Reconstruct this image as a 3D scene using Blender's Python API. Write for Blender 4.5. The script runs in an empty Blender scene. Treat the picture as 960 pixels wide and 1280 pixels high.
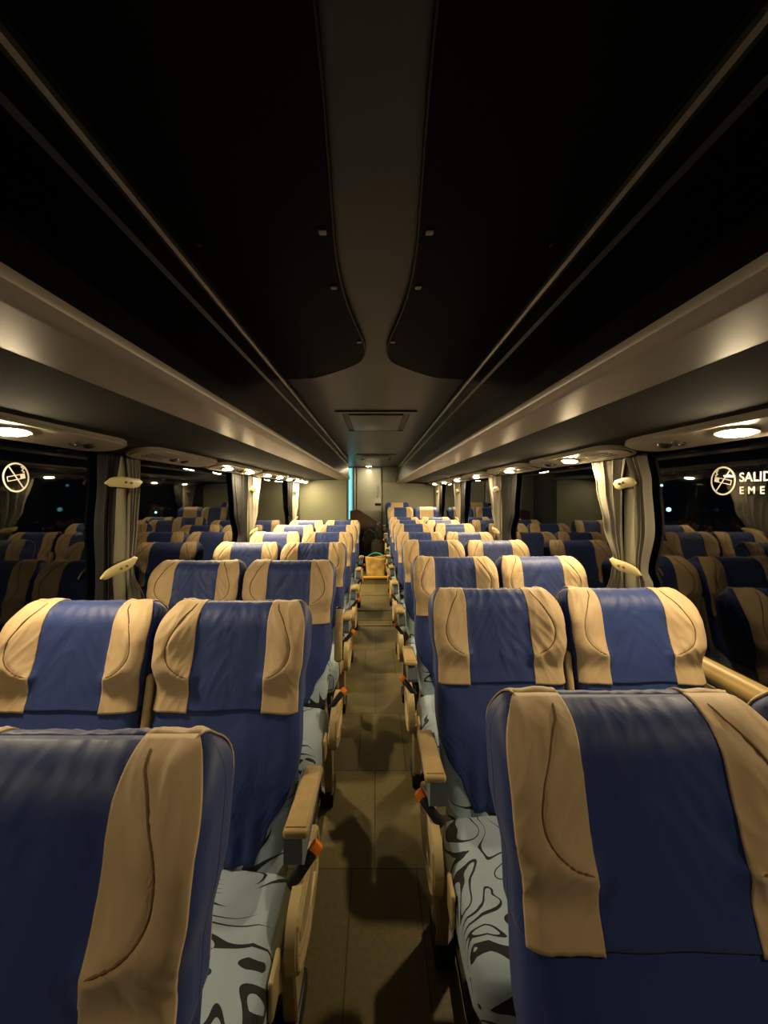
import bpy, bmesh, math, random
from math import sin, cos, pi, radians
from mathutils import Vector, Matrix, noise

C = bpy.context.scene.collection
R = random.Random(7)
F, VPX, VPY, EYE = 500.0, 470.0, 618.0, 1.45

# ------------------------------------------------------------------ camera
cam_d = bpy.data.cameras.new('camera')
cam = bpy.data.objects.new('camera', cam_d); C.objects.link(cam)
cam.location = (0, 0, EYE); cam.rotation_euler = (pi/2, 0, 0)
cam_d.sensor_fit = 'VERTICAL'; cam_d.sensor_height = 36; cam_d.lens = F/1280*36
cam_d.shift_x = (480-VPX)/1280; cam_d.shift_y = -(640-VPY)/1280
cam_d.clip_start = 0.02; cam_d.clip_end = 200
bpy.context.scene.camera = cam

# ------------------------------------------------------------------ helpers
def clamp(x, a=0., b=1.): return max(a, min(b, x))
def sstep(a, b, x):
    t = clamp((x-a)/(b-a)); return t*t*(3-2*t)
def lerp(a, b, t): return a+(b-a)*t
def piece(pts, x):
    """smooth interpolation through (x, value) pairs"""
    if x <= pts[0][0]: return pts[0][1]
    for (x0, y0), (x1, y1) in zip(pts, pts[1:]):
        if x <= x1: return lerp(y0, y1, sstep(x0, x1, x))
    return pts[-1][1]

class MB:
    """collects geometry of one mesh"""
    def __init__(s): s.v = []; s.f = []; s.m = []
    def add(s, vs, fs, mi=0):
        o = len(s.v); s.v += [tuple(p) for p in vs]
        for f in fs: s.f.append(tuple(i+o for i in f)); s.m.append(mi)
    def grid(s, P, nu, nv, closed=False, mi=0, flip=False):
        o = len(s.v)
        for j in range(nv):
            for i in range(nu): s.v.append(tuple(P(i, j)))
        for j in range(nv-1):
            for i in range(nu if closed else nu-1):
                a, b = o+j*nu+i, o+j*nu+(i+1) % nu
                q = (a, b, b+nu, a+nu)
                s.f.append(q[::-1] if flip else q); s.m.append(mi)
        return o
    def box(s, x0, x1, y0, y1, z0, z1, mi=0):
        s.add([(x0,y0,z0),(x1,y0,z0),(x1,y1,z0),(x0,y1,z0),(x0,y0,z1),(x1,y0,z1),(x1,y1,z1),(x0,y1,z1)],
              [(0,3,2,1),(4,5,6,7),(0,1,5,4),(1,2,6,5),(2,3,7,6),(3,0,4,7)], mi)
    def rbox(s, c, size, r, seg=3, mi=0, rot=None, fn=None):
        bm = bmesh.new(); bmesh.ops.create_cube(bm, size=1)
        for v in bm.verts: v.co = Vector((v.co.x*size[0], v.co.y*size[1], v.co.z*size[2]))
        bmesh.ops.bevel(bm, geom=bm.edges[:], offset=min(r, min(size)*.49), segments=seg, profile=.5, affect='EDGES')
        bm.verts.ensure_lookup_table(); bm.verts.index_update()
        vs = []
        for v in bm.verts:
            p = v.co.copy()
            if fn: p = fn(p)
            if rot is not None: p = rot @ p
            vs.append(p+Vector(c))
        s.add(vs, [tuple(v.index for v in f.verts) for f in bm.faces], mi); bm.free()
    def tube(s, pts, r, n=8, mi=0, cap=True):
        pts = [Vector(p) for p in pts]; rings = []
        for i, p in enumerate(pts):
            d = (pts[min(i+1, len(pts)-1)]-pts[max(i-1, 0)]).normalized()
            up = Vector((0,0,1)) if abs(d.z) < .9 else Vector((1,0,0))
            a = d.cross(up).normalized(); b = d.cross(a)
            rr = r[i] if isinstance(r, (list, tuple)) else r
            rings.append([p+a*rr*cos(2*pi*k/n)+b*rr*sin(2*pi*k/n) for k in range(n)])
        o = s.grid(lambda i, j: rings[j][i], n, len(pts), True, mi)
        if cap:
            s.f.append(tuple(range(o, o+n))); s.m.append(mi)
            e = o+(len(pts)-1)*n
            s.f.append(tuple(range(e, e+n))[::-1]); s.m.append(mi)
    def prism(s, pts, ax, a, b, mi=0):
        """pts: 2-D outline; ax: extrusion axis 'x','y','z'"""
        def P(p, h): return {'x': (h,p[0],p[1]), 'y': (p[0],h,p[1]), 'z': (p[0],p[1],h)}[ax]
        n = len(pts)
        s.add([P(p,a) for p in pts]+[P(p,b) for p in pts],
              [tuple(range(n)), tuple(range(n,2*n))[::-1]]+[(i,i+n,(i+1)%n+n,(i+1)%n) for i in range(n)], mi)
    def mesh(s, name, mats, smooth=40):
        me = bpy.data.meshes.new(name); me.from_pydata(s.v, [], s.f)
        for m in (mats if isinstance(mats, (list, tuple)) else [mats]): me.materials.append(m)
        me.polygons.foreach_set('material_index', s.m)
        bm = bmesh.new(); bm.from_mesh(me); bmesh.ops.recalc_face_normals(bm, faces=bm.faces[:])
        bm.to_mesh(me); bm.free()
        me.polygons.foreach_set('use_smooth', [smooth > 0]*len(me.polygons))
        if smooth > 0:
            try: me.set_sharp_from_angle(angle=radians(smooth))
            except Exception: pass
        return me
    def build(s, name, mats, parent=None, smooth=40):
        o = bpy.data.objects.new(name, s.mesh(name, mats, smooth)); C.objects.link(o)
        if parent: o.parent = parent
        return o

def solid(o, th, off=-1):
    m = o.modifiers.new('thickness', 'SOLIDIFY'); m.thickness = th; m.offset = off; return o
def tag(o, label, cat, group=None, kind=None):
    o['label'] = label; o['category'] = cat
    if group: o['group'] = group
    if kind: o['kind'] = kind
    return o
def struct(o): o['kind'] = 'structure'; return o
def empty(name, loc=(0,0,0), rot=(0,0,0)):
    o = bpy.data.objects.new(name, None); o.empty_display_size = .05
    C.objects.link(o); o.location = loc; o.rotation_euler = rot; return o
def copy_tree(o, parent=None):
    c = o.copy(); C.objects.link(c)
    if parent: c.parent = parent
    for ch in list(o.children): copy_tree(ch, c)
    return c

# ------------------------------------------------------------------ materials
def mat(name, col, rough=.5, spec=.5, metal=0, sheen=0, bump=None, coat=0):
    m = bpy.data.materials.new(name); m.use_nodes = True
    nt = m.node_tree; b = nt.nodes['Principled BSDF']
    b.inputs['Base Color'].default_value = (*col, 1); b.inputs['Roughness'].default_value = rough
    b.inputs['Specular IOR Level'].default_value = spec; b.inputs['Metallic'].default_value = metal
    b.inputs['Sheen Weight'].default_value = sheen; b.inputs['Coat Weight'].default_value = coat
    if bump:
        scale, strength, stretch = bump
        tc = nt.nodes.new('ShaderNodeTexCoord'); mp = nt.nodes.new('ShaderNodeMapping')
        mp.inputs['Scale'].default_value = stretch
        oi = nt.nodes.new('ShaderNodeObjectInfo'); add = nt.nodes.new('ShaderNodeVectorMath')
        mul = nt.nodes.new('ShaderNodeMath'); mul.operation = 'MULTIPLY'; mul.inputs[1].default_value = 37
        nz = nt.nodes.new('ShaderNodeTexNoise'); nz.inputs['Scale'].default_value = scale
        nz.inputs['Detail'].default_value = 3; nz.inputs['Roughness'].default_value = .45
        nz.inputs['Distortion'].default_value = .6
        bp = nt.nodes.new('ShaderNodeBump'); bp.inputs['Strength'].default_value = strength; bp.inputs['Distance'].default_value = .02
        L = nt.links.new
        L(tc.outputs['Object'], mp.inputs['Vector']); L(mp.outputs[0], add.inputs[0])
        L(oi.outputs['Random'], mul.inputs[0]); L(mul.outputs[0], add.inputs[1])
        L(add.outputs[0], nz.inputs['Vector']); L(nz.outputs[0], bp.inputs['Height'])
        L(bp.outputs[0], b.inputs['Normal'])
    return m
def emis(name, col, s):
    m = bpy.data.materials.new(name); m.use_nodes = True; nt = m.node_tree
    b = nt.nodes['Principled BSDF']; b.inputs['Base Color'].default_value = (*col, 1)
    b.inputs['Emission Color'].default_value = (*col, 1); b.inputs['Emission Strength'].default_value = s
    return m
def noisy(m, scale, amt, stretch=(1,1,1)):
    """mottles a base colour a little (cloth wear, floor grain)"""
    nt = m.node_tree; b = nt.nodes['Principled BSDF']; col = b.inputs['Base Color'].default_value[:3]
    tc = nt.nodes.new('ShaderNodeTexCoord'); mp = nt.nodes.new('ShaderNodeMapping'); mp.inputs['Scale'].default_value = stretch
    nz = nt.nodes.new('ShaderNodeTexNoise'); nz.inputs['Scale'].default_value = scale; nz.inputs['Detail'].default_value = 4
    r = nt.nodes.new('ShaderNodeValToRGB')
    r.color_ramp.elements[0].position = .3; r.color_ramp.elements[1].position = .7
    r.color_ramp.elements[0].color = (*[c*(1-amt) for c in col], 1); r.color_ramp.elements[1].color = (*[c*(1+amt) for c in col], 1)
    nt.links.new(tc.outputs['Object'], mp.inputs[0]); nt.links.new(mp.outputs[0], nz.inputs['Vector'])
    nt.links.new(nz.outputs[0], r.inputs[0]); nt.links.new(r.outputs[0], b.inputs['Base Color'])
    return m

M = {}
M['blue'] = mat('blue_satin_cloth', (.017,.036,.155), .58, .3, sheen=.08, bump=(5, .2, (3,3,.7)))
M['bluehead'] = mat('blue_head_cover_cloth', (.019,.040,.165), .55, .34, sheen=.10, bump=(5, .2, (3,3,.6)))
M['tan'] = mat('tan_cloth', (.50,.36,.205), .62, .3, sheen=.15, bump=(6, .25, (2.2,2.2,1.0)))
M['seam'] = mat('dark_tan_stitching', (.17,.105,.05), .8, .2)
M['beige'] = mat('beige_plastic', (.46,.36,.185), .35, .5)
M['armtan'] = noisy(mat('tan_armrest_plastic', (.46,.33,.15), .4, .5), 30, .1)
M['black'] = mat('black_plastic', (.008,.008,.009), .45, .4)
M['greycloth'] = mat('grey_bolster_cloth', (.15,.18,.21), .8, .3, bump=(30,.2,(1,1,1)))
M['orange'] = mat('orange_plastic', (1.0,.24,.015), .4, .5)
M['metal'] = mat('dark_steel', (.05,.045,.04), .4, .5, metal=.6)

def swirl():
    m = mat('grey_swirl_upholstery', (.3,.35,.38), .75, .3, sheen=.1); nt = m.node_tree; L = nt.links.new
    b = nt.nodes['Principled BSDF']; N = nt.nodes.new
    tc = N('ShaderNodeTexCoord'); oi = N('ShaderNodeObjectInfo'); mul = N('ShaderNodeMath'); mul.operation = 'MULTIPLY'; mul.inputs[1].default_value = 11
    ad = N('ShaderNodeVectorMath'); L(tc.outputs['Object'], ad.inputs[0]); L(oi.outputs['Random'], mul.inputs[0]); L(mul.outputs[0], ad.inputs[1])
    nz = N('ShaderNodeTexNoise'); nz.inputs['Scale'].default_value = 5.2; nz.inputs['Detail'].default_value = 0.4
    nz.inputs['Distortion'].default_value = 1.3
    mp = N('ShaderNodeMapping'); mp.inputs['Scale'].default_value = (.75, 1.5, 1.2); L(ad.outputs[0], mp.inputs[0]); L(mp.outputs[0], nz.inputs['Vector'])
    # thin dark strokes where the noise crosses a level
    sub = N('ShaderNodeMath'); sub.operation = 'PINGPONG'; sub.inputs[1].default_value = .10; L(nz.outputs[0], sub.inputs[0])
    msk = N('ShaderNodeTexNoise'); msk.inputs['Scale'].default_value = 7; msk.inputs['Detail'].default_value = 0; L(ad.outputs[0], msk.inputs['Vector'])
    thr = N('ShaderNodeMath'); thr.operation = 'MULTIPLY_ADD'; thr.inputs[1].default_value = .11; thr.inputs[2].default_value = -.040; L(msk.outputs[0], thr.inputs[0])
    cmp_ = N('ShaderNodeMath'); cmp_.operation = 'LESS_THAN'; L(sub.outputs[0], cmp_.inputs[0]); L(thr.outputs[0], cmp_.inputs[1])
    mx = N('ShaderNodeMix'); mx.data_type = 'RGBA'; mx.inputs['A'].default_value = (.32,.41,.50,1); mx.inputs['B'].default_value = (.012,.014,.018,1)
    L(cmp_.outputs[0], mx.inputs['Factor']); L(mx.outputs['Result'], b.inputs['Base Color'])
    return m
M['swirl'] = swirl()

M['wall'] = mat('dark_wall_trim', (.03,.026,.018), .6, .4)
M['panel'] = noisy(mat('greygreen_panel', (.34,.34,.26), .5, .4), 3, .06)
M['washwall'] = noisy(mat('olive_panel', (.085,.088,.058), .5, .3), 3, .06)
M['sill'] = noisy(mat('tan_sill_vinyl', (.30,.205,.07), .42, .5), 8, .12, (3,.6,3))
M['ceil'] = mat('grey_ceiling_lining', (.070,.087,.093), .4, .5)
M['rackblack'] = mat('black_rack_panel', (.0045,.005,.007), .3, .5)
M['strip'] = mat('glossy_dark_strip', (.02,.022,.026), .25, .5)
M['rail'] = mat('satin_aluminium_rail', (.34,.33,.30), .32, .5, metal=.35)
M['band'] = mat('warm_grey_rack_lip', (.33,.285,.235), .38, .5)
M['under'] = mat('charcoal_rack_lining', (.020,.019,.016), .9, .08)
M['psu'] = mat('warm_grey_lamp_panel', (.27,.235,.185), .4, .5)
M['lens'] = emis('lit_lamp_lens', (1, .79, .47), 420)
M['filldim'] = emis('dim_fill_lens', (1, .8, .5), 160)  # for the added out-of-view panels beside the nearest seats
M['lensbright'] = emis('bright_lamp_lens', (1, .77, .42), 620)
M['fillfaint'] = emis('faint_fill_lens', (1, .8, .5), 40)  # for the added out-of-view panels behind the camera
M['lensfill'] = emis('fill_lamp_lens', (1, .82, .5), 70)  # for the added fill lamp by the rear door
M['lensoff'] = mat('frosted_lens', (.4,.38,.32), .3, .5)
M['pillar'] = mat('pale_pillar_panel', (.33,.315,.21), .5, .4)
M['curtain'] = mat('beige_grey_curtain', (.19,.172,.135), .75, .25, sheen=.2)
M['curtblack'] = mat('black_curtain', (.012,.012,.013), .75, .25)
M['white'] = mat('white_vinyl_print', (.33,.31,.27), .6, .3)
M['cyan'] = emis('cyan_lit_glass', (.24,.72,.76), .85)
M['cyan'].node_tree.nodes['Principled BSDF'].inputs['Base Color'].default_value = (.05,.1,.1,1)
M['door'] = mat('glossy_offwhite_door', (.62,.62,.52), .22, .6, coat=.4)
M['frame'] = mat('pale_frame', (.5,.5,.44), .4, .5)
M['brown'] = noisy(mat('brown_vinyl', (.12,.062,.036), .45, .4), 10, .2)
M['bag'] = mat('black_nylon', (.006,.006,.007), .7, .3, bump=(20,.3,(1,1,1)))
M['bag2'] = mat('dark_grey_nylon', (.05,.045,.035), .7, .3, bump=(20,.3,(1,1,1)))
M['basket'] = noisy(mat('tan_canvas', (.52,.34,.10), .65, .3, bump=(9,.5,(1,1,1))), 12, .25)
M['yellow'] = mat('yellow_step_edge', (.7,.42,.04), .5, .4)
M['cyancord'] = mat('turquoise_strap', (.06,.5,.42), .6, .3)
M['edge'] = mat('brass_floor_trim', (.38,.31,.17), .4, .5, metal=.5)

def floor_mat():
    m = mat('olive_brown_vinyl_floor', (.1,.08,.04), .42, .4); nt = m.node_tree; b = nt.nodes['Principled BSDF']; L = nt.links.new; N = nt.nodes.new
    tc = N('ShaderNodeTexCoord'); br = N('ShaderNodeTexBrick'); mp = N('ShaderNodeMapping')
    L(tc.outputs['Object'], mp.inputs[0]); L(mp.outputs[0], br.inputs['Vector'])
    mp.inputs['Location'].default_value = (.255, .1, 0)
    br.offset = .35; br.inputs['Scale'].default_value = 1; br.inputs['Brick Width'].default_value = .25; br.inputs['Row Height'].default_value = .55
    br.inputs['Mortar Size'].default_value = .003
    br.inputs['Color1'].default_value = (.21,.175,.08,1); br.inputs['Color2'].default_value = (.145,.122,.065,1); br.inputs['Mortar'].default_value = (.08,.066,.035,1)
    nz = N('ShaderNodeTexNoise'); nz.inputs['Scale'].default_value = 60; nz.inputs['Detail'].default_value = 4; L(tc.outputs['Object'], nz.inputs['Vector'])
    mx = N('ShaderNodeMix'); mx.data_type = 'RGBA'; mx.blend_type = 'OVERLAY'; mx.inputs['Factor'].default_value = .3
    L(br.outputs[0], mx.inputs['A']); L(nz.outputs[0], mx.inputs['B']); L(mx.outputs['Result'], b.inputs['Base Color'])
    return m
M['floor'] = floor_mat()

def perforated():
    m = mat('black_perforated_lining', (.02,.021,.023), .7, .12); nt = m.node_tree; b = nt.nodes['Principled BSDF']; L = nt.links.new; N = nt.nodes.new
    tc = N('ShaderNodeTexCoord'); vo = N('ShaderNodeTexVoronoi'); vo.inputs['Scale'].default_value = 140; vo.inputs['Randomness'].default_value = 0
    L(tc.outputs['Object'], vo.inputs['Vector'])
    r = N('ShaderNodeValToRGB'); r.color_ramp.elements[0].position = .28; r.color_ramp.elements[1].position = .36
    r.color_ramp.elements[0].color = (.001,.001,.001,1); r.color_ramp.elements[1].color = (.007,.008,.009,1)
    L(vo.outputs['Distance'], r.inputs[0]); L(r.outputs[0], b.inputs['Base Color'])
    return m
M['perf'] = perforated()

def glass():
    m = bpy.data.materials.new('tinted_window_glass'); m.use_nodes = True; nt = m.node_tree; N = nt.nodes.new; L = nt.links.new
    nt.nodes.remove(nt.nodes['Principled BSDF']); out = nt.nodes['Material Output']
    fr = N('ShaderNodeFresnel'); fr.inputs['IOR'].default_value = 1.5
    tr = N('ShaderNodeBsdfTransparent'); tr.inputs['Color'].default_value = (.5,.53,.55,1)
    gl = N('ShaderNodeBsdfGlossy'); gl.inputs['Roughness'].default_value = .015; gl.inputs['Color'].default_value = (.95,.95,.95,1)
    mx = N('ShaderNodeMixShader'); ge = N('ShaderNodeNewGeometry'); sb = N('ShaderNodeMath'); sb.operation = 'SUBTRACT'; sb.inputs[0].default_value = 1; L(ge.outputs['Backfacing'], sb.inputs[1]); ml = N('ShaderNodeMath'); ml.operation = 'MULTIPLY'; L(fr.outputs[0], ml.inputs[0]); L(sb.outputs[0], ml.inputs[1]); L(ml.outputs[0], mx.inputs[0]); L(tr.outputs[0], mx.inputs[1]); L(gl.outputs[0], mx.inputs[2]); L(mx.outputs[0], out.inputs[0])
    return m
M['glass'] = glass()

# ------------------------------------------------------------------ setting
WX = 1.21            # inner face of the windows
Y0, Y1, YW = -1.6, 8.45, 6.4
ZC = 2.03
b = MB(); b.box(-1.32,1.32,Y0,6.46,-.05,0); fl = struct(b.build('floor', M['floor'], smooth=0))
b = MB(); b.box(-1.32,1.32,6.46,7.58,-.05,.12); b.box(-1.32,1.32,7.58,Y1,-.05,.19); o = struct(b.build('trim_1', M['floor'], smooth=0)) # raised rear floor
b = MB(); b.rbox((0,6.452,.112),(.47,.035,.035),.01,2); struct(b.build('trim_2', M['yellow']))
for k, (yy, w) in enumerate(((4.42,.24),(4.62,.24),(5.0,.235),(5.75,.23))):
    b = MB(); b.rbox((0,yy,.004),(2*w,.028,.010),.004,2); struct(b.build('trim_%d' % (k+3), M['edge']))
b = MB(); b.box(-1.32,1.32,Y0,Y1,ZC,ZC+.05); struct(b.build('ceiling', M['ceil'], smooth=0))
for s, nm in ((-1,'left'),(1,'right')):
    b = MB()
    xs = sorted((s*(WX), s*(WX+.09)))
    b.box(xs[0],xs[1],Y0,Y1,0,.84); b.box(xs[0],xs[1],Y0,Y1,1.635,ZC)
    struct(b.build('wall_'+nm, M['wall'], smooth=0))
# sill mouldings: soft rounded tan nose with a groove below
for s, k in ((-1,10),(1,11)):
    prof = [(WX,.853),(WX-.008,.853),(WX-.02,.848),(WX-.03,.838),(WX-.032,.832),(WX-.037,.829),(WX-.041,.815),(WX-.043,.795),(WX-.038,.787),(WX-.043,.782),(WX-.036,.776),(WX-.03,.772),(WX-.034,.765),(WX-.034,.75),(WX-.012,.745),(WX,.74)]
    b = MB(); b.prism([(s*x, z) for x, z in prof], 'y', Y0, YW if s < 0 else Y1); struct(b.build('trim_%d' % k, M['sill'], smooth=50))
PIL = {-1: [1.865, 3.72, 5.72], 1: [1.875, 3.80, 5.65, 7.55]}
n = 1
for s in (-1, 1):
    ys = [Y0]+PIL[s]+[YW if s < 0 else Y1]
    for a, c in zip(ys, ys[1:]):
        b = MB(); xs = sorted((s*WX, s*(WX+.006))); b.box(xs[0],xs[1],a+.045 if a > 0 else a,c-.045,.84,1.635)
        struct(b.build('window_%d' % n, M['glass'], smooth=0)); n += 1
k = 12
for s in (-1, 1):
    for y in PIL[s]:
        b = MB(); b.rbox((s*(WX+.005), y, 1.24), (.05,.105,.80), .012, 3)
        struct(b.build('trim_%d' % k, M['pillar'])); k += 1
# rear: washroom box on the left, back wall, door
b = MB(); b.box(-1.32,-.475,YW,YW+.04,0,ZC); b.box(-.515,-.475,YW+.04,YW+.55,0,ZC); b.box(-1.32,-.9,YW+.55,Y1,0,ZC); struct(b.build('wall_washroom', M['washwall'], smooth=0))
b = MB(); b.box(.14,1.32,Y1-.02,Y1+.04,0,ZC); b.box(-1.32,-.64,Y1-.02,Y1+.04,0,ZC); b.box(-.64,.14,Y1-.02,Y1+.04,0,.9); b.box(-.47,.14,Y1+.005,Y1+.04,.9,ZC)
b.box(.14,1.2,Y1-.032,Y1-.02,1.728,1.74); struct(b.build('wall_rear', M['panel'], smooth=0))
d = MB(); d.rbox((-.145,Y1-.03,1.10),(.53,.05,1.82),.03,3); dr = struct(d.build('door_1', M['door']))
h = MB(); h.tube([(.03,Y1-.06,1.63),(.03,Y1-.11,1.62),(.03,Y1-.11,1.40),(.03,Y1-.06,1.39)], .016); h.build('handle', M['frame'], dr)
h = MB(); h.rbox((.045,Y1-.058,1.24),(.13,.02,.055),.008,2); h.build('latch', M['black'], dr)
w = MB(); w.box(-.625,-.495,Y1+.01,Y1+.02,.92,2.02); wn = struct(w.build('window_%d' % n, M['cyan'], smooth=0))
f = MB(); f.rbox((-.45,Y1-.03,1.45),(.05,.05,1.14),.012,2); f.rbox((-.545,Y1-.02,2.02),(.2,.04,.03),.01,2); f.rbox((-.505,Y1-.015,1.45),(.012,.03,1.12),.004,1); f.build('window_frame', M['frame'], wn)
# wall behind the camera (front bulkhead)
b = MB(); b.box(-1.32,1.32,Y0-.05,Y0,0,ZC); struct(b.build('wall_front', M['wall'], smooth=0))

# ------------------------------------------------------------------ luggage racks
def rack(s, yend):
    t = empty('luggage_rack', (s*.8, Y0, 1.69))
    tag(t, 'long %s-hand overhead luggage rack, black front above a warm grey lip' % ('left' if s < 0 else 'right'), 'luggage rack', 'overhead luggage racks')
    inv = Matrix.Translation((-s*.8, -Y0, -1.69))
    def part(name, prof, m, par=t, sm=40, y0=Y0, y1=yend):
        p = MB(); p.prism([(s*x-s*.8, z-1.69) for x, z in prof], 'y', y0-Y0, y1-Y0); return p.build(name, m, par, sm)
    # rounded front: from the ceiling rail down to the lip
    fr = [(.470,ZC-.045),(.458,1.985),(.452,1.955),(.450,1.91),(.438,1.80),(.424,1.735),(.420,1.712),(.45,1.712),(.5,1.75),(.52,1.99),(.52,ZC-.045)]
    part('front_panel', fr, M['rackblack'])
    part('glossy_strip', [(.4545,1.978),(.444,1.975),(.442,1.925),(.4505,1.918)], M['strip'])
    part('rail', [(.476,ZC-.012),(.452,ZC-.012),(.446,ZC-.018),(.446,ZC-.030),(.452,ZC-.036),(.476,ZC-.036)], M['rail'])
    lip = [(.4195,1.710),(.4175,1.702),(.42,1.694),(.43,1.688),(.46,1.6855),(.6,1.684),(.6,1.70),(.45,1.715)]
    part('lip', lip, M['band'])
    part('underside', [(.6,1.6835),(.985,1.674),(.985,1.69),(.6,1.70)], M['under'])
    part('outer_moulding', [(.985,1.674),(1.03,1.668),(1.208,1.632),(1.208,1.65),(1.03,1.69),(.985,1.69)], M['under'])
    return t
rack(-1, YW-.005); rack(1, Y1-.03)

# ------------------------------------------------------------------ ceiling panels and hatches
def ceiling_panel(s):
    # outline in (x, y), a long dark lining with an S-shaped inner edge and a rounded rear end
    inner = [(.062,-.6),(.066,.2),(.072,.5),(.085,.75),(.094,.92),(.094,1.05),(.086,1.18),(.070,1.32),(.052,1.45),(.043,1.55),(.046,1.62),(.062,1.69),(.09,1.74),(.14,1.80),(.2,1.86),(.27,1.92),(.34,1.955),(.438,1.975),(.438,-.6)]
    out = []
    m_ = len(inner)
    for i in range(m_-3):      # catmull-rom for the curved run
        p0, p1, p2, p3 = inner[max(i-1,0)], inner[i], inner[i+1], inner[i+2]
        for q in range(4):
            tt = q/4
            out.append(tuple(.5*((2*p1[k])+(-p0[k]+p2[k])*tt+(2*p0[k]-5*p1[k]+4*p2[k]-p3[k])*tt*tt+(-p0[k]+3*p1[k]-3*p2[k]+p3[k])*tt**3) for k in (0,1)))
    out += inner[-3:]
    t = empty('ceiling_panel', (s*.25, .7, ZC))
    tag(t, 'black perforated ceiling lining with a curved inner edge, %s of the centre strip' % ('left' if s < 0 else 'right'), 'ceiling panel', 'perforated ceiling linings')
    p = MB(); p.prism([(s*x-s*.25, y-.7) for x, y in out], 'z', -.014, 0); p.build('lining', M['perf'], t)
    e = MB(); e.tube([(s*x-s*.25, y-.7, -.013) for x, y in out[:-3]], .0035, 6); e.build('edge_piping', M['black'], t)
    for x, y in ((.075,.44),(.115,.86),(.115,1.09),(.062,1.48),(.4,.9)):
        q = MB(); q.rbox((s*x-s*.25,y-.7,-.016),(.017,.017,.006),.0028,2); q.build('screw', M['rail'] if x < .3 else M['strip'], t)
ceiling_panel(-1); ceiling_panel(1)
for y, nm in ((3.2,'square grey roof hatch nearer the camera, behind the black linings'),(6.2,'roof hatch farther away, near the rear door')):
    t = empty('roof_hatch', (0,y,ZC)); tag(t, nm, 'roof hatch', 'roof hatches')
    hx, hy = .285, .44
    p = MB()
    for a in ((-hx,hx,-hy,-hy+.05),(-hx,hx,hy-.05,hy),(-hx,-hx+.045,-hy+.05,hy-.05),(hx-.045,hx,-hy+.05,hy-.05)): p.box(*a,-.012,0)
    p.build('frame', M['ceil'], t, 0)
    p = MB()
    for a in ((-hx+.045,hx-.045,-hy+.05,-hy+.09),(-hx+.045,hx-.045,hy-.09,hy-.05),(-hx+.045,-hx+.085,-hy+.09,hy-.09),(hx-.085,hx-.045,-hy+.09,hy-.09)): p.box(*a,-.005,0)
    p.build('gasket', M['black'], t, 0)
    p = MB(); p.rbox((0,0,-.008),(2*hx-.18,2*hy-.19,.02),.007,2); p.build('lid', M['ceil'], t)

t = empty('fill_lamp', (-.15, 8.12, ZC)); tag(t, 'small round fill lamp added on the ceiling above the rear door', 'fill lamp')  # made-up lamp, added to brighten the door and rear wall
b = MB(); b.tube([(0,0,0),(0,0,-.012)], .075, 24); b.build('bezel', M['frame'], t)
b = MB(); b.tube([(0,0,-.010),(0,0,-.016)], [.06,.05], 24); b.build('lens', M['lensfill'], t)
# ------------------------------------------------------------------ lamp panels under the racks
def stadium(cx, cy, hx, hy, n=10):
    pts = []
    for k in range(n+1): a = pi*k/n; pts.append((cx+hx*cos(a), cy+hy-hx*1.6+1.6*hx*sin(a)))
    for k in range(n+1): a = pi+pi*k/n; pts.append((cx+hx*cos(a), cy-hy+hx*1.6+1.6*hx*sin(a)))
    return pts
def lamp_panel(s, y, lamps, label, length, lit='lens'):
    t = empty('lamp_panel', (s*1.085, y, 1.6548), (0, s*radians(11.5), 0))
    tag(t, label, 'lamp panel', 'lamp panels under the racks')
    p = MB(); p.prism(stadium(0,0,.082,length/2), 'z', -.012, 0); p.prism(stadium(0,0,.072,length/2-.02), 'z', -.019, -.012); p.build('panel', M['psu'], t, 40)
    for ly in lamps:
        lm = M['lensbright'] if lit == 'lens' and y > 2 else M[lit]
        q = MB()
        q.prism([(.036*cos(2*pi*k/24)-s*.01, ly+.068*sin(2*pi*k/24)) for k in range(24)], 'z', -.025, -.019); hb = q.build('lamp_bezel', M['psu'], t)
        q = MB(); rings = []
        for j in range(6):
            a = pi/2*j/5.3; rr = cos(a); zz = -.0255-.007*sin(a)
            rings.append([( .030*rr*cos(2*pi*k/20)-s*.01, ly+.056*rr*sin(2*pi*k/20), zz) for k in range(20)])
        oo = q.grid(lambda i, j: rings[j][i], 20, 6, True); q.f.append(tuple(range(oo+100, oo+120))); q.m.append(0)
        q.build('lamp_lens', lm, hb, 60)
    # air nozzles and a slotted grille
    for ny in ((.24,.31) if len(lamps) == 1 else (-.06,.06)):
        q = MB(); q.tube([(0,ny,-.018),(0,ny,-.027)], [.024,.02], 14); q.tube([(0,ny,-.027),(0,ny,-.031)], .012, 10); q.build('air_nozzle', M['metal'], t)
    q = MB()
    for gx in (-.022, 0, .022): q.rbox((gx, -length*.27, -.0195), (.008, length*.22, .003), .001, 1)
    q.build('grille', M['black'], t)
    return t
order = ['nearest', 'second', 'third', 'fourth', 'fifth', 'sixth', 'seventh', 'eighth']
for i, y in enumerate((1.19, 2.21, 3.22, 4.27, 5.3, 6.3, 7.3)):
    lamp_panel(1, y, [0], 'panel with one lit oval lamp above right windows, %s from camera' % order[i], 1.0)
lamp_panel(-1, 1.2, [-.03], 'grey oval panel with one lit lamp above the left no-smoking window, cut by the frame', .98)
lamp_panel(-1, 2.2, [], 'unlit grey grille panel above the left windows, beside the nearest left curtain', .84)
for i, y in enumerate((3.14, 4.2, 5.2, 5.95)):
    lamp_panel(-1, y, [-.25,.25] if i < 3 else [-.14,.14], 'panel with a pair of lit lamps above left windows, %s pair from camera' % ('first','second','third','last')[i], 1.0 if i < 3 else .48)
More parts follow.
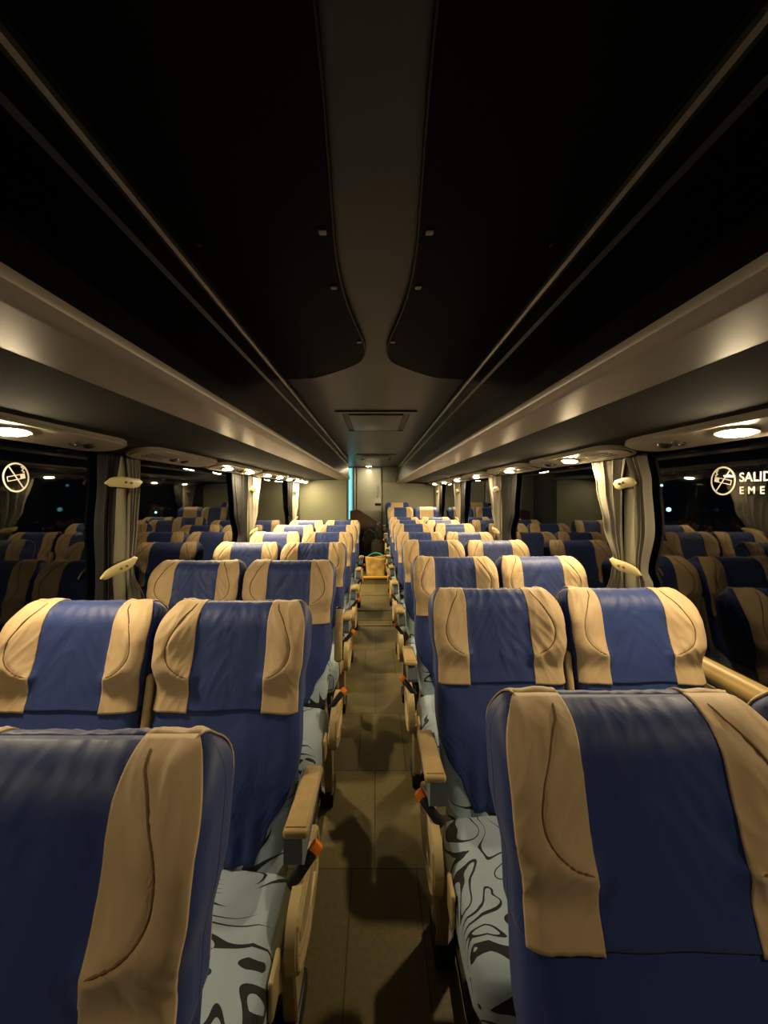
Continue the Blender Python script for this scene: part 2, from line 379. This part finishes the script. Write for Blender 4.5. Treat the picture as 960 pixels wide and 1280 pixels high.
for s in (-1, 1):
    for y in (.13, -.9):
        lamp_panel(s, y, [0], 'unseen dim lamp panel added above the %s, %s' % ('left side' if s < 0 else 'right side', 'beside the nearest seats' if y > 0 else 'behind the camera'), 1.0, 'filldim' if y > 0 else 'fillfaint')  # out-of-view panels added to light the near rows

# ------------------------------------------------------------------ curtains
def curtain_panel(name, s, z0, z1, cen, hw, folds, depth, m, parent, xoff=.03, seed=0, yc0=0):
    nu, nv = 64, 40
    def P(i, j):
        u = 2*i/(nu-1)-1; z = lerp(z0, z1, j/(nv-1)); h = hw(z); c = cen(z)
        amp = depth*(.6+.4*noise.noise((u*2+seed, z*1.5, 3)))
        ph = folds*u*pi+1.2*noise.noise((seed, z*1.3, u*1.5))+seed
        x = WX-.012-xoff-amp*.5*(1+sin(ph))
        return (s*x-s*WX, c+h*u+.25*h/folds*sin(2*ph)-yc0, z)
    b = MB(); b.grid(P, nu, nv); o = b.build(name, m, parent, 180); solid(o, .0025, 0); return o
def tie_band(s, ya, yb, z, tilt, parent, yc0):
    t = MB(); n_ = 24; prof = []
    L = yb-ya
    def P(i, j):
        u = i/(n_-1); a = 2*pi*j/12
        yy = lerp(ya, yb, u); hgt = .024*(.72+.32*sin(pi*u))*min(1,(.25+8*u),(.25+8*(1-u)))
        xx = .047+.008*sin(pi*u)+.005*cos(a)
        return (-s*xx+0, yy-yc0, z+tilt*(u-.5)+.004*sin(2*pi*u)+hgt*sin(a))
    o = t.grid(lambda j, i: P(i, j), 12, n_, True)
    t.f.append(tuple(range(o, o+12))); t.m.append(0); t.f.append(tuple(range(o+12*(n_-1), o+12*n_))); t.m.append(0)
    tb = t.build('tie_band', M['tieband'], parent, 60)
    for u in (.44, .60):
        q = MB(); xx = .047+.008*sin(pi*u)+.004
        q.tube([(-s*xx, lerp(ya,yb,u)-yc0, z+tilt*(u-.5)+.004*sin(2*pi*u)), (-s*(xx+.007), lerp(ya,yb,u)-yc0, z+tilt*(u-.5)+.004*sin(2*pi*u))], .0055, 10)
        q.build('snap_button', M['seam'], tb)
M['tieband'] = mat('cream_tie_band', (.60,.50,.24), .5, .4)
ZT, ZB = 1.632, .90
def curtain(s, y, label, front, rear, tz, mats, tilt=.03):
    t = empty('curtain', (s*WX, y, ZB)); tag(t, label, 'curtain', 'window curtains')
    cs = []
    for k, (edges, m) in enumerate(((front, mats[0]), (rear, mats[1]))):
        cen = lambda z, e=edges: (piece([(q[0], q[1]) for q in e], z)+piece([(q[0], q[2]) for q in e], z))/2
        hw = lambda z, e=edges: abs(piece([(q[0], q[2]) for q in e], z)-piece([(q[0], q[1]) for q in e], z))/2
        o = curtain_panel('curtain_panel', s, ZB, ZT, cen, hw, 3.4, .034, m, t, .004, seed=k*2.7+y, yc0=y)
        for v in o.data.vertices: v.co.z -= ZB
        cs.append(o)
    for a, c, z, tl in tz:
        tie_band(s, a, c, z-ZB, tl, t, y)
    return t
curtain(1, 1.875, 'beige-grey gathered curtain on nearest right window pillar, two cream tie bands',
        [(.9,1.70,1.86),(1.06,1.72,1.84),(1.11,1.755,1.835),(1.3,1.71,1.84),(1.5,1.73,1.84),(1.63,1.76,1.9)],
        [(.9,1.90,2.08),(1.08,1.91,2.00),(1.11,1.91,1.97),(1.3,1.91,2.06),(1.5,1.9,2.13),(1.63,1.87,2.18)],
        [(1.755,1.985,1.112,.03),(1.79,1.955,1.502,.0)], (M['curtain'],M['curtain']))
curtain(-1, 1.865, 'gathered curtain on nearest left window pillar, dark folds towards the camera, two cream tie bands',
        [(.9,1.69,1.83),(1.09,1.70,1.81),(1.13,1.70,1.81),(1.3,1.69,1.82),(1.5,1.71,1.83),(1.63,1.71,1.86)],
        [(.9,1.90,2.05),(1.09,1.90,1.94),(1.13,1.90,1.94),(1.3,1.90,1.965),(1.5,1.90,1.985),(1.63,1.88,1.99)],
        [(1.69,1.945,1.118,.045),(1.72,1.985,1.505,.012)], (M['curtgrey'] if 'curtgrey' in M else M['curtblack'],M['curtain']))
def far_curtain(s, y, label, mats):
    f_ = [(.9,-.42,-.05),(1.1,-.26,-.07),(1.3,-.36,-.07),(1.63,-.42,-.05)]
    r_ = [(.9,.02,.30),(1.08,.02,.16),(1.3,.02,.30),(1.63,-.03,.42)]
    return curtain(s, y, label, [(z,y+a,y+c) for z, a, c in f_], [(z,y+a,y+c) for z, a, c in r_], [(y-.03,y+.2,1.10,.03),(y-.02,y+.17,1.5,0)], mats)
far_curtain(1, 3.80, 'black and grey-brown curtain on second right window pillar', (M['curtblack'],M['curtain']))
far_curtain(1, 5.65, 'black and beige curtain on third right window pillar from camera', (M['curtblack'],M['curtain']))
far_curtain(1, 7.55, 'dark curtain on farthest right window pillar by the rear wall', (M['curtblack'],M['curtain']))
far_curtain(-1, 3.72, 'black and pale curtain on second left window pillar', (M['curtblack'],M['curtain']))
far_curtain(-1, 5.72, 'black and pale curtain on last left window pillar by the washroom wall', (M['curtblack'],M['curtain']))

# ------------------------------------------------------------------ window stickers
def flat_mesh_text(body, size, spacing=1.0):
    cu = bpy.data.curves.new('txt', 'FONT'); cu.body = body; cu.size = size; cu.extrude = .0004; cu.space_character = spacing; cu.offset = size*.012
    ob = bpy.data.objects.new('txt', cu); C.objects.link(ob)
    dg = bpy.context.evaluated_depsgraph_get(); me = bpy.data.meshes.new_from_object(ob.evaluated_get(dg))
    bpy.data.objects.remove(ob); return me
def no_smoking(s, y, z, label, flip):
    # local frame: u along the reading direction, v up, lying on the glass
    t = empty('no_smoking_sticker', (s*(WX-.0001), y, z), (pi/2, 0, -s*pi/2)); tag(t, label, 'sticker')
    r = .05
    b = MB()
    b.grid(lambda i, j: [(q*cos(2*pi*i/48), q*sin(2*pi*i/48), h) for q, h in ((r,0),(r-.0055,0),(r-.0055,.0008),(r,.0008),(r,0))][j], 48, 5, True); b.build('ring', M['white'], t)
    b = MB(); a = radians(52)*flip; c_, s_ = cos(a), sin(a)
    hw = .0022; L_ = r-.004
    b.prism([(-L_*c_-hw*s_*-1*-1, -L_*s_+hw*c_),(L_*c_-hw*s_, L_*s_+hw*c_),(L_*c_+hw*s_, L_*s_-hw*c_),(-L_*c_+hw*s_, -L_*s_-hw*c_)], 'z', 0, .0008); b.build('slash', M['white'], t)
    g = MB(); f = -flip
    rot = Matrix.Rotation(radians(12)*f, 3, 'Z')
    def bar(x0, x1, y0, y1):
        vs = [rot @ Vector((x*-f, yy, 0)) for x, yy in ((x0,y0),(x1,y0),(x1,y1),(x0,y1))]
        g.prism([(v.x, v.y) for v in vs], 'z', 0, .0007)
    bar(-.034,.034,.006,.0085); bar(-.034,.034,-.0085,-.006); bar(.0315,.034,-.006,.006); bar(-.034,-.016,-.006,.006)
    for q in range(4): bar(-.035+.0035*(q % 2),-.028+.0035*(q % 2),.011+q*.006,.0155+q*.006)
    g.build('cigarette_symbol', M['white'], t)
    return t
no_smoking(1, 1.395, 1.497, 'white round no-smoking sticker on right window left of lettering', 1)
no_smoking(-1, 1.345, 1.507, 'white round no-smoking sticker on left window', -1)
t = empty('exit_lettering', (WX-.0001, 1.34, 1.48), (pi/2, 0, -pi/2)); tag(t, 'white SALIDA emergency exit lettering on right window', 'lettering')
for body, zz, size, sp, nm in (('SALIDA DE', .0125, .042, 1.03, 'upper_line'), ('EMERGENCIA', -.028, .034, 1.8, 'lower_line')):
    me = flat_mesh_text(body, size, sp); me.name = nm; me.materials.clear(); me.materials.append(M['white'])
    o = bpy.data.objects.new(nm, me); C.objects.link(o); o.parent = t; o.location = (.008, zz, .0005)

# ------------------------------------------------------------------ seats
ZTOP, RD = 1.09, .050
HEM = .815
def spine(z): d = ZTOP-z; return -.26*d-.10*d*d
def halfw(z):
    return piece([(.40,.200),(.55,.212),(.70,.217),(.80,.213),(.87,.211),(.96,.2245),(1.02,.2245),(1.09,.220)], z)
def seamx(z):
    t = clamp((z-.905)/(1.085-.905)); return .475+.31*sin(pi*(t**.75)*.93)**.8 if t > 0 else .475
def shell(a, zs, o, var=0, wr=0.0):
    """point on the seat back; a runs round the section (|a|<1 is the front), zs = height, above ZTOP-RD it is dome angle"""
    zf = ZTOP-RD
    if zs <= zf: z, ph = zs, 0
    else: ph = (zs-zf)/RD*pi/2; z = zf+(RD+o)*sin(ph)
    t = lerp(.062,.052,sstep(.6,.95,z))+o; w = halfw(min(z,ZTOP))+o
    w -= .044*(1-cos(ph)); t *= cos(ph)
    r = min(.040, t*.95)
    s = 1 if a >= 0 else -1; a = abs(a)
    if a <= 1: x, y = a*(w-r), -t
    elif a <= 1.3: q = (a-1)/.3*pi/2; x, y = w-r+r*sin(q), -t+r-r*cos(q)
    elif a <= 1.6: q = (a-1.3)/.3; x, y = w, lerp(-t+r, t-r, q)
    elif a <= 1.9: q = (a-1.6)/.3*pi/2; x, y = w-r+r*cos(q), t-r+r*sin(q)
    else: x, y = (2.9-a)/1.0*(w-r), t
    fw = 1-sstep(1.2,1.6,a)
    xr = x/w
    # wing pads push forward outside the crescent seam; the cushion middle bellies slightly
    zz = min(z, ZTOP)
    k = sstep(.85,.94,zz)*(1-.75*sstep(1.0,1.085,zz))*cos(ph)
    wing = .032*sstep(.36, max(seamx(zz), .5)+.05, xr)*k
    groove = -.004*math.exp(-((xr-seamx(zz))/.022)**2)*sstep(.89,.92,zz)*cos(ph)
    lum = .012*(1-xr*xr)*math.exp(-((zz-.66)/.1)**2)
    y -= fw*(wing+groove+lum)
    x *= s
    if wr:
        p = Vector((x*9+var*5.3, zz*4.2, var*3.1)); n1 = noise.noise(p); n2 = noise.noise(Vector((x*26+zz*14*s+var, zz*11, 7+var)))
        n3 = noise.noise(Vector((x*34+zz*20*s+var*2.3, zz*5-x*6*s, 3+var)))
        fold = (1-abs(n3)*2.6); fold = max(0, fold)**2*(.35+.65*abs(n1)*1.6)
        top = sstep(.93,1.07,zz)*noise.noise(Vector((x*38+var, zz*3.5, 11+var))) if ph < 1.2 else 0
        if o > .006: wr = wr*(.3+.7*sstep(HEM,HEM+.07,zz))
        else: wr = wr*(1-.8*sstep(.74,.80,zz))
        d = wr*(.8*n1+.45*n2+.75*fold+.7*top)
        y -= d*fw; z += d*.5*(1-fw)
        if ph > 0: z += d*sin(ph)*.6
    return (x, spine(z)+y, z)

def arange(a, c, n): return [a+(c-a)*i/(n-1) for i in range(n)]
NA = 46
def body_mesh():
    b = MB(); zs = arange(.40, ZTOP-RD, 16)+arange(ZTOP-RD, ZTOP, 7)[1:]
    al = arange(-2.9, 2.9, 61)[:-1]
    o = b.grid(lambda i, j: shell(al[i], zs[j], 0), 60, len(zs), True)
    b.f.append(tuple(range(o, o+60))); b.m.append(0)
    return b.mesh('backrest', M['swirl'], 60)
def cover_mesh(var):
    b = MB(); zs = arange(.475, .832, 26)
    def P(i, j):
        z = zs[j]; a1 = piece([(.475,.74),(.54,.86),(.62,1.12),(.70,1.6),(.74,1.62)], z)
        a = a1*(2*i/59-1); x, y, z2 = shell(a, z, .005, var+20, .0055)
        if abs(a) < 1.3:      # gathered folds towards the cushion
            g = 1-sstep(.47,.70,z); y -= .006*g*(.6+.4*noise.noise((a*2,var,1)))*sin(a*(15+3*noise.noise((var,z*3,0)))+var+z*9*a)
        return (x, y, z2)
    b.grid(P, 60, 26)
    return b.mesh('seat_cover', M['blue'], 180)
def strip_mesh(name, arng, o, m, var, wr, na, full=False, hem=HEM, seams=0, extra=None):
    b = MB(); zs = arange(hem, ZTOP-RD, 40)+arange(ZTOP-RD, ZTOP, 10)[1:]
    n_ = len(zs)
    al = arange(arng[0], arng[1], na)
    hemw = lambda a: .005*noise.noise((a*1.5+var, var*2.2, 0))
    def zz(j, a):
        return zs[j]+(hemw(a)*(1-j/10) if j < 10 else 0)
    def flat(z):
        q = 0 if z <= ZTOP-RD else (z-ZTOP+RD)/RD*pi/2
        w = halfw(min(z,ZTOP))+o-.044*(1-cos(q)); t = (lerp(.062,.052,sstep(.6,.95,z))+o)*cos(q)
        return w-min(.040, t*.95)
    ref = flat(.97)
    def A(i, j):
        a = al[i]; k = ref/flat(zs[j])
        lim = lambda e: clamp(e*k, -.97, .97) if abs(e) < 1 else e
        e0, e1 = lim(arng[0]), lim(arng[1])
        return e0+(e1-e0)*i/(na-1)
    b.grid(lambda i, j: shell(A(i,j), zz(j, al[i]), o, var, wr), na, n_)
    # continue over the top and down the back
    sgn = lambda a: 1 if a >= 0 else -1
    b.grid(lambda i, j: shell(sgn(al[i])*(2.9-abs(A(i,n_-1-j))), zz(n_-1-j, al[i]), o, var, wr) if j else shell(A(i,n_-1), ZTOP, o, var, wr), na, n_)
    mats = [m]
    return b, mats
def seam_curve(side, o, var, wr):
    pts = []
    for z in arange(.906, 1.078, 30):
        x = seamx(z)
        zq = z
        w = halfw(z); a = x*w/(w-.040)
        a = min(a, 1.02)
        p = shell(side*a, min(z, ZTOP), o, var, wr); pts.append((p[0], p[1]-.0002, p[2]))
    return pts

MESH = {}
TAN_IN = .56
for v in range(3):
    MESH['cover',v] = cover_mesh(v)
    b, m_ = strip_mesh('head_cover', (-1.45, 1.45), .009, M['bluehead'], v, .0042, 96); MESH['head',v] = b.mesh('head_cover', M['bluehead'], 75)
    for sd in (-1, 1):
        rng = (TAN_IN, 1.17) if sd > 0 else (-1.17, -TAN_IN)
        b, m_ = strip_mesh('side_panel', rng, .0115, M['tan'], v, .0062, 34, hem=HEM-.004)
        b.tube(seam_curve(sd, .0115, v, .0062), .0010, 5, mi=1)
        MESH['tan',v,sd] = b.mesh('side_panel', [M['tan'], M['seam']], 75)
    # the reversed covers of the rear seats: tan middle on a blue cap
    b, m_ = strip_mesh('centre_panel', (-.62, .62), .0115, M['tan'], v, .0035, 40, hem=HEM-.004); MESH['mid',v] = b.mesh('centre_panel', M['tan'], 75)
MESH['body'] = body_mesh()
def cushion_fn(p):
    x, y, z = p
    if z > 0: z += .018*(1-(x/.225)**2)-.010*sstep(-.1,.21,y) - .014*sstep(-.10,-.21,y)
    x *= 1-.03*sstep(-.05,-.21,y)
    return Vector((x, y, z))
def cushion_mesh():
    bm = bmesh.new(); bmesh.ops.create_cube(bm, size=1)
    for v in bm.verts: v.co = Vector((v.co.x*.45, v.co.y*.44, v.co.z*.15))
    bmesh.ops.subdivide_edges(bm, edges=bm.edges[:], cuts=9, use_grid_fill=True)
    r = .045; h = Vector((.225,.22,.075))
    for v in bm.verts:
        q = Vector([max(-h[k]+r, min(h[k]-r, v.co[k])) for k in range(3)]); d = v.co-q
        if d.length > 1e-6: v.co = q+d.normalized()*min(d.length, r)
        v.co = cushion_fn(v.co)+Vector((0,-.45,.388))
    me = bpy.data.meshes.new('seat_cushion'); bm.to_mesh(me); bm.free(); me.materials.append(M['swirl'])
    me.polygons.foreach_set('use_smooth', [True]*len(me.polygons)); return me
MESH['cushion'] = cushion_mesh()
def base_mesh():
    b = MB()
    b.rbox((0,-.42,.295),(.40,.34,.045),.012,2)
    for sx in (-.17,.17):
        b.tube([(sx,-.57,.29),(sx,-.42,.05),(sx,-.24,.05),(sx,-.24,.29)], .016, 8)
    b.rbox((0,-.24,.34),(.36,.03,.22),.01,2)
    return b.mesh('seat_base', M['metal'])
MESH['base'] = base_mesh()
def shield_outline(g=0):
    P_ = [(-.43+g,.41),(-.425+g,.46),(-.395,.495-g),(-.33,.505-g),(-.25,.505-g),(-.17,.495-g),(-.12-g,.465),(-.105-g,.42),(-.12-g,.37),(-.165,.325+g),(-.24,.30+g),(-.32,.31+g),(-.395,.345+g)]
    out = []; n_ = len(P_)
    for i in range(n_):
        p0,p1,p2,p3 = [P_[(i+k-1) % n_] for k in range(4)]
        for q in range(4):
            t = q/4; out.append(tuple(.5*(2*p1[k]+(-p0[k]+p2[k])*t+(2*p0[k]-5*p1[k]+4*p2[k]-p3[k])*t*t+(-p0[k]+3*p1[k]-3*p2[k]+p3[k])*t**3) for k in (0,1)))
    return out
def aisle_parts(sd):
    """sd: side of the seat that faces the aisle (-1 = local -x)"""
    d = {}
    b = MB(); b.prism(shield_outline(), 'x', sd*.246, sd*.270)
    b.tube([(sd*.270, y, z) for y, z in shield_outline(.012)]+[(sd*.270,)+shield_outline(.012)[0]], .007, 8, cap=False)
    b.tube([(sd*.270, y, z) for y, z in shield_outline(.05)]+[(sd*.270,)+shield_outline(.05)[0]], .005, 8, cap=False)
    d['side_frame'] = b.mesh('side_frame', M['beige'])
    b = MB(); b.rbox((sd*.232,-.455,.40),(.012,.07,.085),.02,3); d['recline_lever'] = b.mesh('recline_lever', M['beige'])
    b = MB(); b.prism([(-.31,.30),(-.14,.30),(-.15,.05),(-.26,.05)], 'x', sd*.206, sd*.236)
    b.tube([(sd*.237,-.30,.29),(sd*.237,-.255,.06)], .006, 6); d['leg'] = b.mesh('leg', M['beige'])
    b = MB(); b.rbox((sd*.215,-.205,.032),(.062,.14,.064),.008,2); d['foot'] = b.mesh('foot', M['black'])
    b = MB()
    rot = Matrix.Rotation(radians(-4), 3, 'X')
    def arm(p):
        return Vector((p.x*(1-.12*sstep(.0,.14,p.y)), p.y, p.z-.012*sstep(.05,.14,p.y)))
    b.rbox((sd*.262,-.255,.655),(.060,.275,.022),.009,3, rot=rot, fn=arm); b.rbox((sd*.262,-.255,.6665),(.049,.255,.006),.0028,2, rot=rot, fn=arm)
    d['arm_pad'] = b.mesh('arm_pad', M['armtan'])
    b = MB()
    b.prism([(-.375,.645),(-.15,.652),(-.125,.625),(-.125,.60),(-.16,.575),(-.26,.56),(-.35,.56),(-.378,.585)], 'x', sd*.232, sd*.276)
    d['armrest'] = b.mesh('armrest', M['greycloth'])
    b = MB(); b.tube([(sd*.243,-.13,.60),(sd*.243,-.08,.585)], .024, 12); b.tube([(sd*.27,-.15,.605),(sd*.28,-.15,.605)], .022, 12); d['hinge'] = b.mesh('hinge', M['black'])
    # raised arm (folded up beside the back)
    b = MB(); b.rbox((sd*.253,-.055,.73),(.036,.05,.27),.012,3, rot=Matrix.Rotation(radians(-16),3,'X')); d['raised_body'] = b.mesh('armrest', M['black'])
    b = MB(); b.rbox((sd*.253,-.082,.735),(.040,.014,.25),.006,2, rot=Matrix.Rotation(radians(-16),3,'X')); d['raised_pad'] = b.mesh('arm_pad', M['armtan'])
    a_, c_ = Vector((sd*.236,-.335,.490)), Vector((sd*.292,-.295,.548))
    dirv = (c_-a_).normalized(); rotm = Vector((0,0,1)).rotation_difference(dirv).to_matrix()
    b = MB(); b.rbox(a_.lerp(c_,.5),(.024,.036,.088),.006,2, rot=rotm); d['belt_buckle'] = b.mesh('belt_buckle', M['black'])
    b = MB(); b.rbox(c_+dirv*.004,(.0255,.034,.026),.004,2, rot=rotm); d['release_button'] = b.mesh('release_button', M['orange'])
    return d
AIS = {-1: aisle_parts(-1), 1: aisle_parts(1)}
for sd in (-1, 1):
    b = MB(); b.rbox((sd*.2385,-.115,.765),(.026,.05,.28),.012,3, rot=Matrix.Rotation(radians(-14),3,'X')); b.mesh
    MESH['midarm',sd] = b.mesh('folded_armrest', M['armtan'])
def ob(name, me, parent):
    o = bpy.data.objects.new(name, me); C.objects.link(o); o.parent = parent; return o
def make_seat(kind, sd, v, reverse=False, raised=False):
    """kind: 'aisle' or 'window'; sd = aisle side in local x; v = wrinkle variant"""
    r = empty('coach_seat')
    ob('backrest', MESH['body'], r)
    solid(ob('seat_cover', MESH['cover',v], r), .004)
    h = solid(ob('head_cover', MESH['head',v], r), .003)
    if reverse: solid(ob('centre_panel', MESH['mid',v], h), .003)
    else:
        for s in (-1, 1): solid(ob('side_panel', MESH['tan',v,s], h), .003)
    ob('seat_cushion', MESH['cushion'], r); ob('seat_base', MESH['base'], r)
    if kind == 'aisle':
        A = AIS[sd]
        sf = ob('side_frame', A['side_frame'], r); ob('recline_lever', A['recline_lever'], sf)
        lg = ob('leg', A['leg'], r); ob('foot', A['foot'], lg)
        if raised:
            ar = ob('armrest', A['raised_body'], r); ob('arm_pad', A['raised_pad'], ar)
        else:
            ar = ob('armrest', A['armrest'], r); ob('arm_pad', A['arm_pad'], ar); ob('hinge', A['hinge'], ar)
        bb = ob('belt_buckle', A['belt_buckle'], r); ob('release_button', A['release_button'], bb)
    else:
        ob('folded_armrest', MESH['midarm',sd], r)
    return r
PROTO = {}
def seat(kind, block, v, loc, tilt, label, reverse=False, raised=False, rz=0):
    sd = 1 if block == 'left' else -1
    key = (kind, sd, v, reverse, raised)
    if key not in PROTO: o = PROTO[key] = make_seat(*key)
    else: o = copy_tree(PROTO[key])
    o.location = loc; o.rotation_euler = (0, 0, rz)
    if tilt:
        # a seat back let further down: turn back and covers about the hinge line
        for ch in o.children:
            if ch.name.split('.')[0] in ('backrest','seat_cover','head_cover'):
                P_ = Matrix.Translation((0,-.24,.45)) @ Matrix.Rotation(radians(-tilt),4,'X') @ Matrix.Translation((0,.24,-.45))
                ch.matrix_basis = P_
            # the head cover's own children follow
    tag(o, label, 'seat', 'coach seats'); return o
LA, LW, RA, RW = -.444, -.922, .428, .906
LY = [.58, 1.315, 2.13, 2.92, 3.72, 4.55, 5.38]
RY = [.70, 1.49, 2.25, 3.05, 3.90, 4.68, 5.45, 6.15]
num = ['first','second','third','fourth','fifth','sixth','seventh','eighth']
extra = {('left',0,'a'): 'blue seat at bottom left with one tan side strip showing, nearest left seat',
         ('right',0,'a'): 'large blue and tan aisle seat at bottom right, nearest right seat',
         ('right',0,'w'): 'seat mostly cut off at the right edge, beside the nearest right aisle seat'}
k = 0
for blk, ys, xa, xw in (('left',LY,LA,LW),('right',RY,RA,RW)):
    for i, y in enumerate(ys):
        for kd, x in (('a',xa),('w',xw)):
            if blk == 'left' and i == 0 and kd == 'w': continue
            lab = extra.get((blk,i,kd), 'blue and tan %s seat in the %s block, %s row from the camera' % ('aisle' if kd == 'a' else 'window', blk, num[i]))
            v = (k*2+i) % 3; k += 1
            tilt = 0
            if blk == 'right' and i == 4: tilt = 5
            if blk == 'right' and i == 5: tilt = -2
            seat('aisle' if kd == 'a' else 'window', blk, v, (x, y+R.uniform(-.008,.008)*(i > 1), 0), tilt, lab,
                 raised=(blk == 'left' and i == 2 and kd == 'a'), rz=radians(R.uniform(-.8,.8))*(i > 0))
seat('aisle','right',1,(RA,7.15,.12),0,'blue and tan aisle seat raised on the rear step, right block')
seat('window','right',2,(RW,7.25,.12),0,'rear right seat with tan middle between blue sides, by the last curtain', reverse=True)
seat('aisle','right',0,(RA-.01,8.0,.19),0,'rearmost seat with tan middle, top showing behind the raised aisle seat', reverse=True)

# ------------------------------------------------------------------ things in the rear aisle
t = empty('tote_bag', (0,6.62,.12)); tag(t, 'tan canvas tote bag standing on the yellow-edged step in the aisle', 'bag')
b = MB(); nz_, nu_ = 14, 48
def tote(i, j):
    a = 2*pi*i/nu_; q = j/(nz_-1); c_, s_ = cos(a), sin(a)
    n_ = 5; f_ = (abs(c_)**n_+abs(s_)**n_)**(-1/n_)
    w_ = lerp(.155,.178,q); d_ = lerp(.10,.075,q)
    wob = .010*noise.noise((c_*2,s_*2,q*3))
    return (f_*c_*(w_+wob), f_*s_*(d_+wob), .30*q+.018*q*sin(2*a+.6)+.01*q*noise.noise((a,1,2)))
o = b.grid(tote, nu_, nz_, True); b.f.append(tuple(range(o,o+nu_))); b.m.append(0)
bo = solid(b.build('bag_body', M['basket'], t, 60), .005)
b = MB(); b.grid(lambda i, j: [(cos(2*pi*i/nu_)*.158*j/3, sin(2*pi*i/nu_)*.066*j/3, .265+.02*noise.noise((i*.4,j,3))) for _ in (0,)][0], nu_, 4, True); b.build('lining', M['tan'], t, 180)
b = MB(); b.tube([(-.14+.30*q/12, .02-.03*q/12, .30+.075*sin(pi*q/12)*(1-.35*q/12)) for q in range(13)], .008, 6); b.build('strap', M['cyancord'], t)

t = empty('rucksack', (.02,7.02,.12)); tag(t, 'dark grey rounded rucksack standing behind the tan tote bag', 'bag')
b = MB(); b.rbox((0,0,.27),(.24,.2,.54),.085,5, fn=lambda p: Vector((p.x*(1-.15*sstep(0,.27,p.z)), p.y, p.z))); b.build('pack_body', M['bag2'], t)
b = MB(); b.rbox((0,-.11,.17),(.17,.06,.24),.028,4); b.build('front_pocket', M['bag2'], t)
b = MB(); b.tube([(-.05,.0,.53),(-.03,0,.575),(.03,0,.575),(.05,0,.53)], .009, 6); b.build('grab_handle', M['bag'], t)

t = empty('duffel_bag', (-.12,7.42,.12)); tag(t, 'large black bag filling the aisle in front of the rear door', 'bag')
b = MB(); b.rbox((0,0,.37),(.44,.26,.74),.12,5, fn=lambda p: Vector((p.x*(1-.12*sstep(0,.37,p.z)), p.y, p.z+.02*sin(p.x*14)))); b.build('bag_body', M['bag'], t)
b = MB(); b.tube([(-.12,-.13,.5),(-.10,-.16,.62),(.0,-.17,.70),(.10,-.16,.62),(.12,-.13,.5)], .013, 8); b.build('carry_handle', M['bag2'], t)

t = empty('stair_cover', (-.12,7.72,.19)); tag(t, 'brown sloping vinyl cover rising above the black bag, below the rear door', 'cover')
b = MB(); b.prism([(-.37,0),(.20,0),(.20,.70),(.14,.745),(-.18,.945),(-.25,.965),(-.37,.93)], 'y', -.16, .16); b.build('panel', M['brown'], t, 30)
b = MB(); b.tube([(.20,-.16,.71),(.14,-.16,.752),(-.18,-.16,.952),(-.25,-.16,.972),(-.37,-.16,.936)], .012, 8); b.build('trim_edge', M['curtain'], t)
b = MB(); b.tube([(.155,-.165,.70),(.155,-.185,.70)], .022, 12); b.build('catch', M['rail'], t)

# distant street lights seen through the right window
for i, (p, r) in enumerate((((30.0,42.0,2.4),.13),((30.0,41.0,-.1),.22),((-30.0,54.5,-1.0),.15))):
    b = MB(); rings = [[(r*cos(pi*j/8-pi/2)*cos(2*pi*q/12), r*cos(pi*j/8-pi/2)*sin(2*pi*q/12), r*sin(pi*j/8-pi/2)) for q in range(12)] for j in range(9)]
    b.grid(lambda i_, j: rings[j][i_], 12, 9, True)
    o = b.build('street_light', M.setdefault('street', emis('street_light_glow', (.35,.75,.8), 6))); o.location = p
    tag(o, ('small pale street light outside beside the nearest right curtain, upper speck','cyan street light outside beside the nearest right curtain, lower speck','pale street light outside behind the left windows')[i], 'street light')

# ------------------------------------------------------------------ world and render look
w = bpy.data.worlds.new('night'); bpy.context.scene.world = w; w.use_nodes = True
w.node_tree.nodes['Background'].inputs[0].default_value = (.02,.03,.04,1); w.node_tree.nodes['Background'].inputs[1].default_value = .05
sc = bpy.context.scene
sc.view_settings.view_transform = 'Standard'; sc.view_settings.look = 'None'; sc.view_settings.gamma = 1; sc.view_settings.use_curve_mapping = False
sc.view_settings.exposure = 0.6
sc.cycles.max_bounces = 8; sc.cycles.diffuse_bounces = 4; sc.cycles.glossy_bounces = 4
sc.cycles.sample_clamp_indirect = 4; sc.cycles.caustics_reflective = False; sc.cycles.caustics_refractive = False
